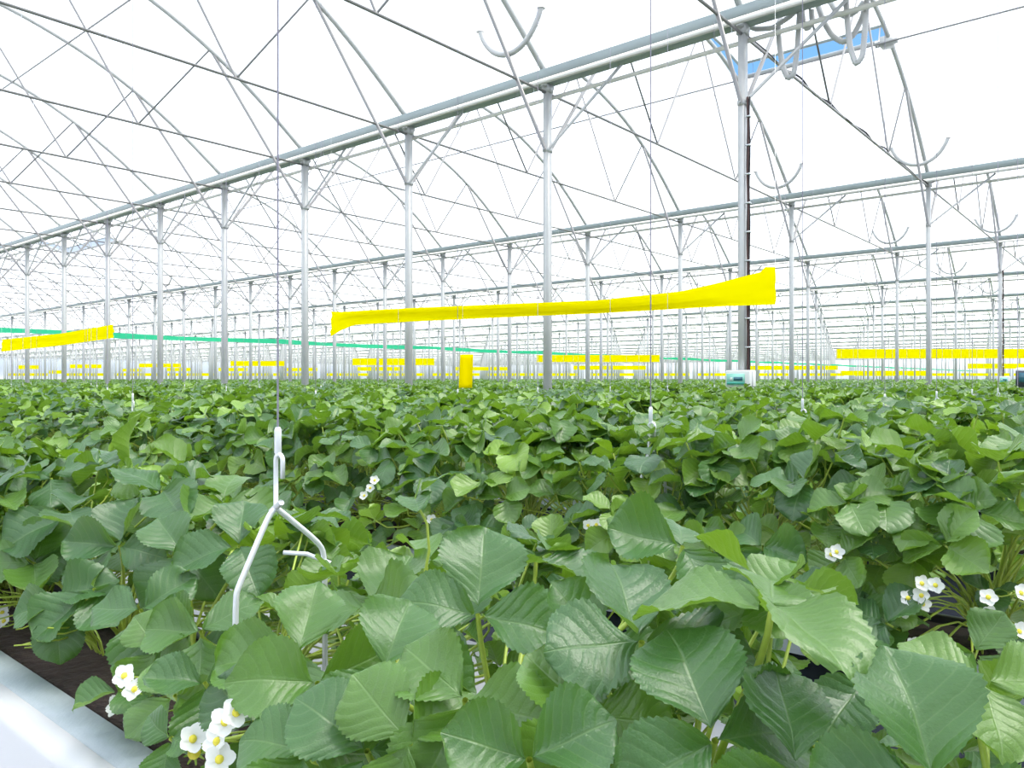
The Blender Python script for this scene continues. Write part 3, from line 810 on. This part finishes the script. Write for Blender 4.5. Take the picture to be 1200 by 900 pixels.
# extra flower and runner stalks near the white side panel
rgs = np.random.default_rng(77)
for i in range(70):
    x = rgs.uniform(-2.3, -1.2); t = nearest_plant((x, BY1), 0); o0 = np.array(t.location)
    b0 = np.array([rgs.normal(0, .02), -.04, 0.01]); e = np.array([x-o0[0], -rgs.uniform(.04, .15), rgs.uniform(.02, .09)])
    g = MB(); Q_, rr_ = stalk(b0, e, np.array([0, -.6, .3]), .0018, .0012, 8); g.tube(Q_, rr_, 5, cap=False); obj('runner_stalk', g, M['stalk'], t)

# ---------------- the remaining canopy as one mass
def canopy(pl, pool_, M_, scale, seed, stalks=False):
    rg = np.random.default_rng(seed); g = MB()
    tm = [scatter(M_, rg) for _ in range(24)]
    for (d, x, y, b, j) in pl:
        L_ = tm[rg.integers(24)]; fl = 1 if rg.random() < .5 else -1
        o = np.array([x, y, LIP]); vs = []
        zs = rg.uniform(.9, 1.1)
        for (P, R, sc, n) in L_:
            V, F_, U = pool_[rg.integers(len(pool_))]
            W_ = (P+(V*sc*scale) @ R.T)*np.array([fl, fl, zs])
            g.add(o+W_, F_, U, rg.random())
    return g
n1 = [p for p in rest if p[0] < 11]; n2 = [p for p in rest if 11 <= p[0] < 24]; n3 = [p for p in rest if p[0] >= 24]
g = canopy(n1, low_pool, 36, 1.0, 1)
g2 = canopy(n2, tiny_pool, 20, 1.15, 2); g3 = canopy(n3[::2], tiny_pool[:4], 12, 1.7, 3)
# beyond the last detailed beds: loose leaf mass
rg = np.random.default_rng(9); far_l = []
y = bed_y(NB)
F4 = np.array([(0, 1, 2, 3)])
N_ = 90000
dd = rg.uniform(26, 185, N_)**1.0; qq = rg.uniform(-.70, .70, N_)
Pf = np.array([0, 0, 0])+dd[:, None]*(Fv+qq[:, None]*Rv); Pf[:, 2] = LIP+.17+rg.normal(0, .05, N_)
ok = (Pf[:, 1] > bed_y(NB)-.4) & (Pf[:, 1] < YMAX) & (Pf[:, 0] > XMIN)
Pf = Pf[ok]; s = (.10+dd[ok]*.0022)[:, None, None]
nn = rg.normal(0, .35, (len(Pf), 3)); nn[:, 2] = 1; nn /= np.linalg.norm(nn, axis=1)[:, None]
hh = rg.normal(0, 1, (len(Pf), 3)); hh -= (hh*nn).sum(1)[:, None]*nn; hh /= np.linalg.norm(hh, axis=1)[:, None]; bb = np.cross(nn, hh)
quad = np.stack([hh*.0-bb*.5, hh*.8-bb*.45, hh+bb*.35, hh*.1+bb*.5], 1)*s+Pf[:, None, :]
g4 = MB(); vv = quad.reshape(-1, 3); g4.add(vv, np.arange(len(vv)).reshape(-1, 4), np.tile(np.array([(0.2, -.7), (.8, -.7), (.8, .7), (.2, .7)]), (len(Pf), 1)), np.repeat(rg.random(len(Pf)), 4))
for h_ in (g2, g3, g4):
    g.v += h_.v; g.f += [f+g.n for f in h_.f]; g.n += h_.n; g.uv += h_.uv; g.r += h_.r
g.box(XMIN, 2, bed_y(NB)-.4, YMAX, LIP+.05, LIP+.08)
tag(obj('distant_canopy', g, M['leaf']), 'sea of strawberry leaves stretching to the horizon behind the near beds', 'strawberry plants', kind='stuff')

# ------------------------------------------------------------------ rope hangers
def hanger_parts():
    L_ = []
    z = .115   # hook top relative to apex (apex at 0)
    g = MB(); g.tube([(0, 0, -.006), (0, 0, .045), (0, 0, .068)], [.0026]*3, 8)
    # side hook: up, over, and down
    P = [(0, 0, .0), (0, 0, .048)]
    a = np.linspace(0, math.pi, 9); P += [(.0075-.0075*math.cos(t), 0, .062+.008*math.sin(t)) for t in a]+[(.015, 0, .040)]
    g2_ = MB(); g2_.tube(P, .0030, 8)
    L_.append(('hook', g2_.mesh('hook', M['rod'])))
    g = MB(); g.tube([(.0045, 0, .068), (.0045, 0, .072), (.0045, 0, .10), (.0045, 0, .104)], [.003, .0045, .0045, .003], 8); L_.append(('ferrule', g.mesh('ferrule', M['rod'])))
    P = [(0, .075, -.28), (0, .075, -.075), (0, .068, -.055), (0, .010, -.006), (0, .0, .002), (0, -.010, -.006), (0, -.051, -.086), (0, -.056, -.098), (0, -.056, -.28)]
    Pd = []
    for i in range(len(P)-1):
        for t in np.linspace(0, 1, 5)[:-1]: Pd.append(np.array(P[i])*(1-t)+np.array(P[i+1])*t)
    Pd.append(np.array(P[-1])); Pd = np.array(Pd)
    for _ in range(2): Pd[1:-1] = (Pd[:-2]+Pd[1:-1]*2+Pd[2:])/4
    g = MB(); g.tube(Pd, .0037, 8); L_.append(('hanger_frame', g.mesh('hanger_frame', M['rod'])))
    g = MB(); g.tube([(.012, 0, .010), (-.010, 0, -.004)], .0042, 8); g.tube([(.012, .085, -.085), (-.012, .055, -.068), (-.036, .035, -.066)], .003, 8); L_.append(('cross_pin', g.mesh('cross_pin', M['rod'])))
    return L_
HP = hanger_parts()
rp_me = MB().tube([(.0045, 0, .10), (.0045, 0, GH+TIE-(CH-.16))], .0013, 5).mesh('rope', M['cord'])
rp2 = MB().tube([(.0045, 0, .10), (.0045, 0, GH+TIE-(CH-.16))], .0020, 4).mesh('rope', M['cord'])
cands = []
for b in range(NB):
    for i in range(40):
        x = XFR[i]-.085+(.12 if (b == 3 and i == 1) else 0); p = (x, bed_y(b), CH-.16)
        if seen([p], 30): cands.append((proj(p)[2], x, bed_y(b), b, i))
cands.sort()
cn = {}
for c_ in cands: cn.setdefault(c_[3], []).append(c_)
for b in cn: cn[b].sort(key=lambda c_: -c_[1])
outh = {b: sum(1 for c_ in cn[b] if proj((c_[1], c_[2], CH-.16))[0] > 1200) for b in cn}
for c_ in cands[:110]:
    d, x, y, b, i = c_; k = cn[b].index(c_)+1-outh[b]
    t = thing('rope_hanger', (x, y, CH-.165), 'zinc wire hanger on a thin rope, %s over the %s bed' % (place_words(k), nth(b+1)), 'hanger', 'rope hangers carrying the beds')
    for nm, me in HP:
        if d > 9 and nm == 'cross_pin': continue
        obj(nm, me, parent=t)
    obj('rope', rp_me if d < 5 else rp2, parent=t)
bpy.context.view_layer.update()
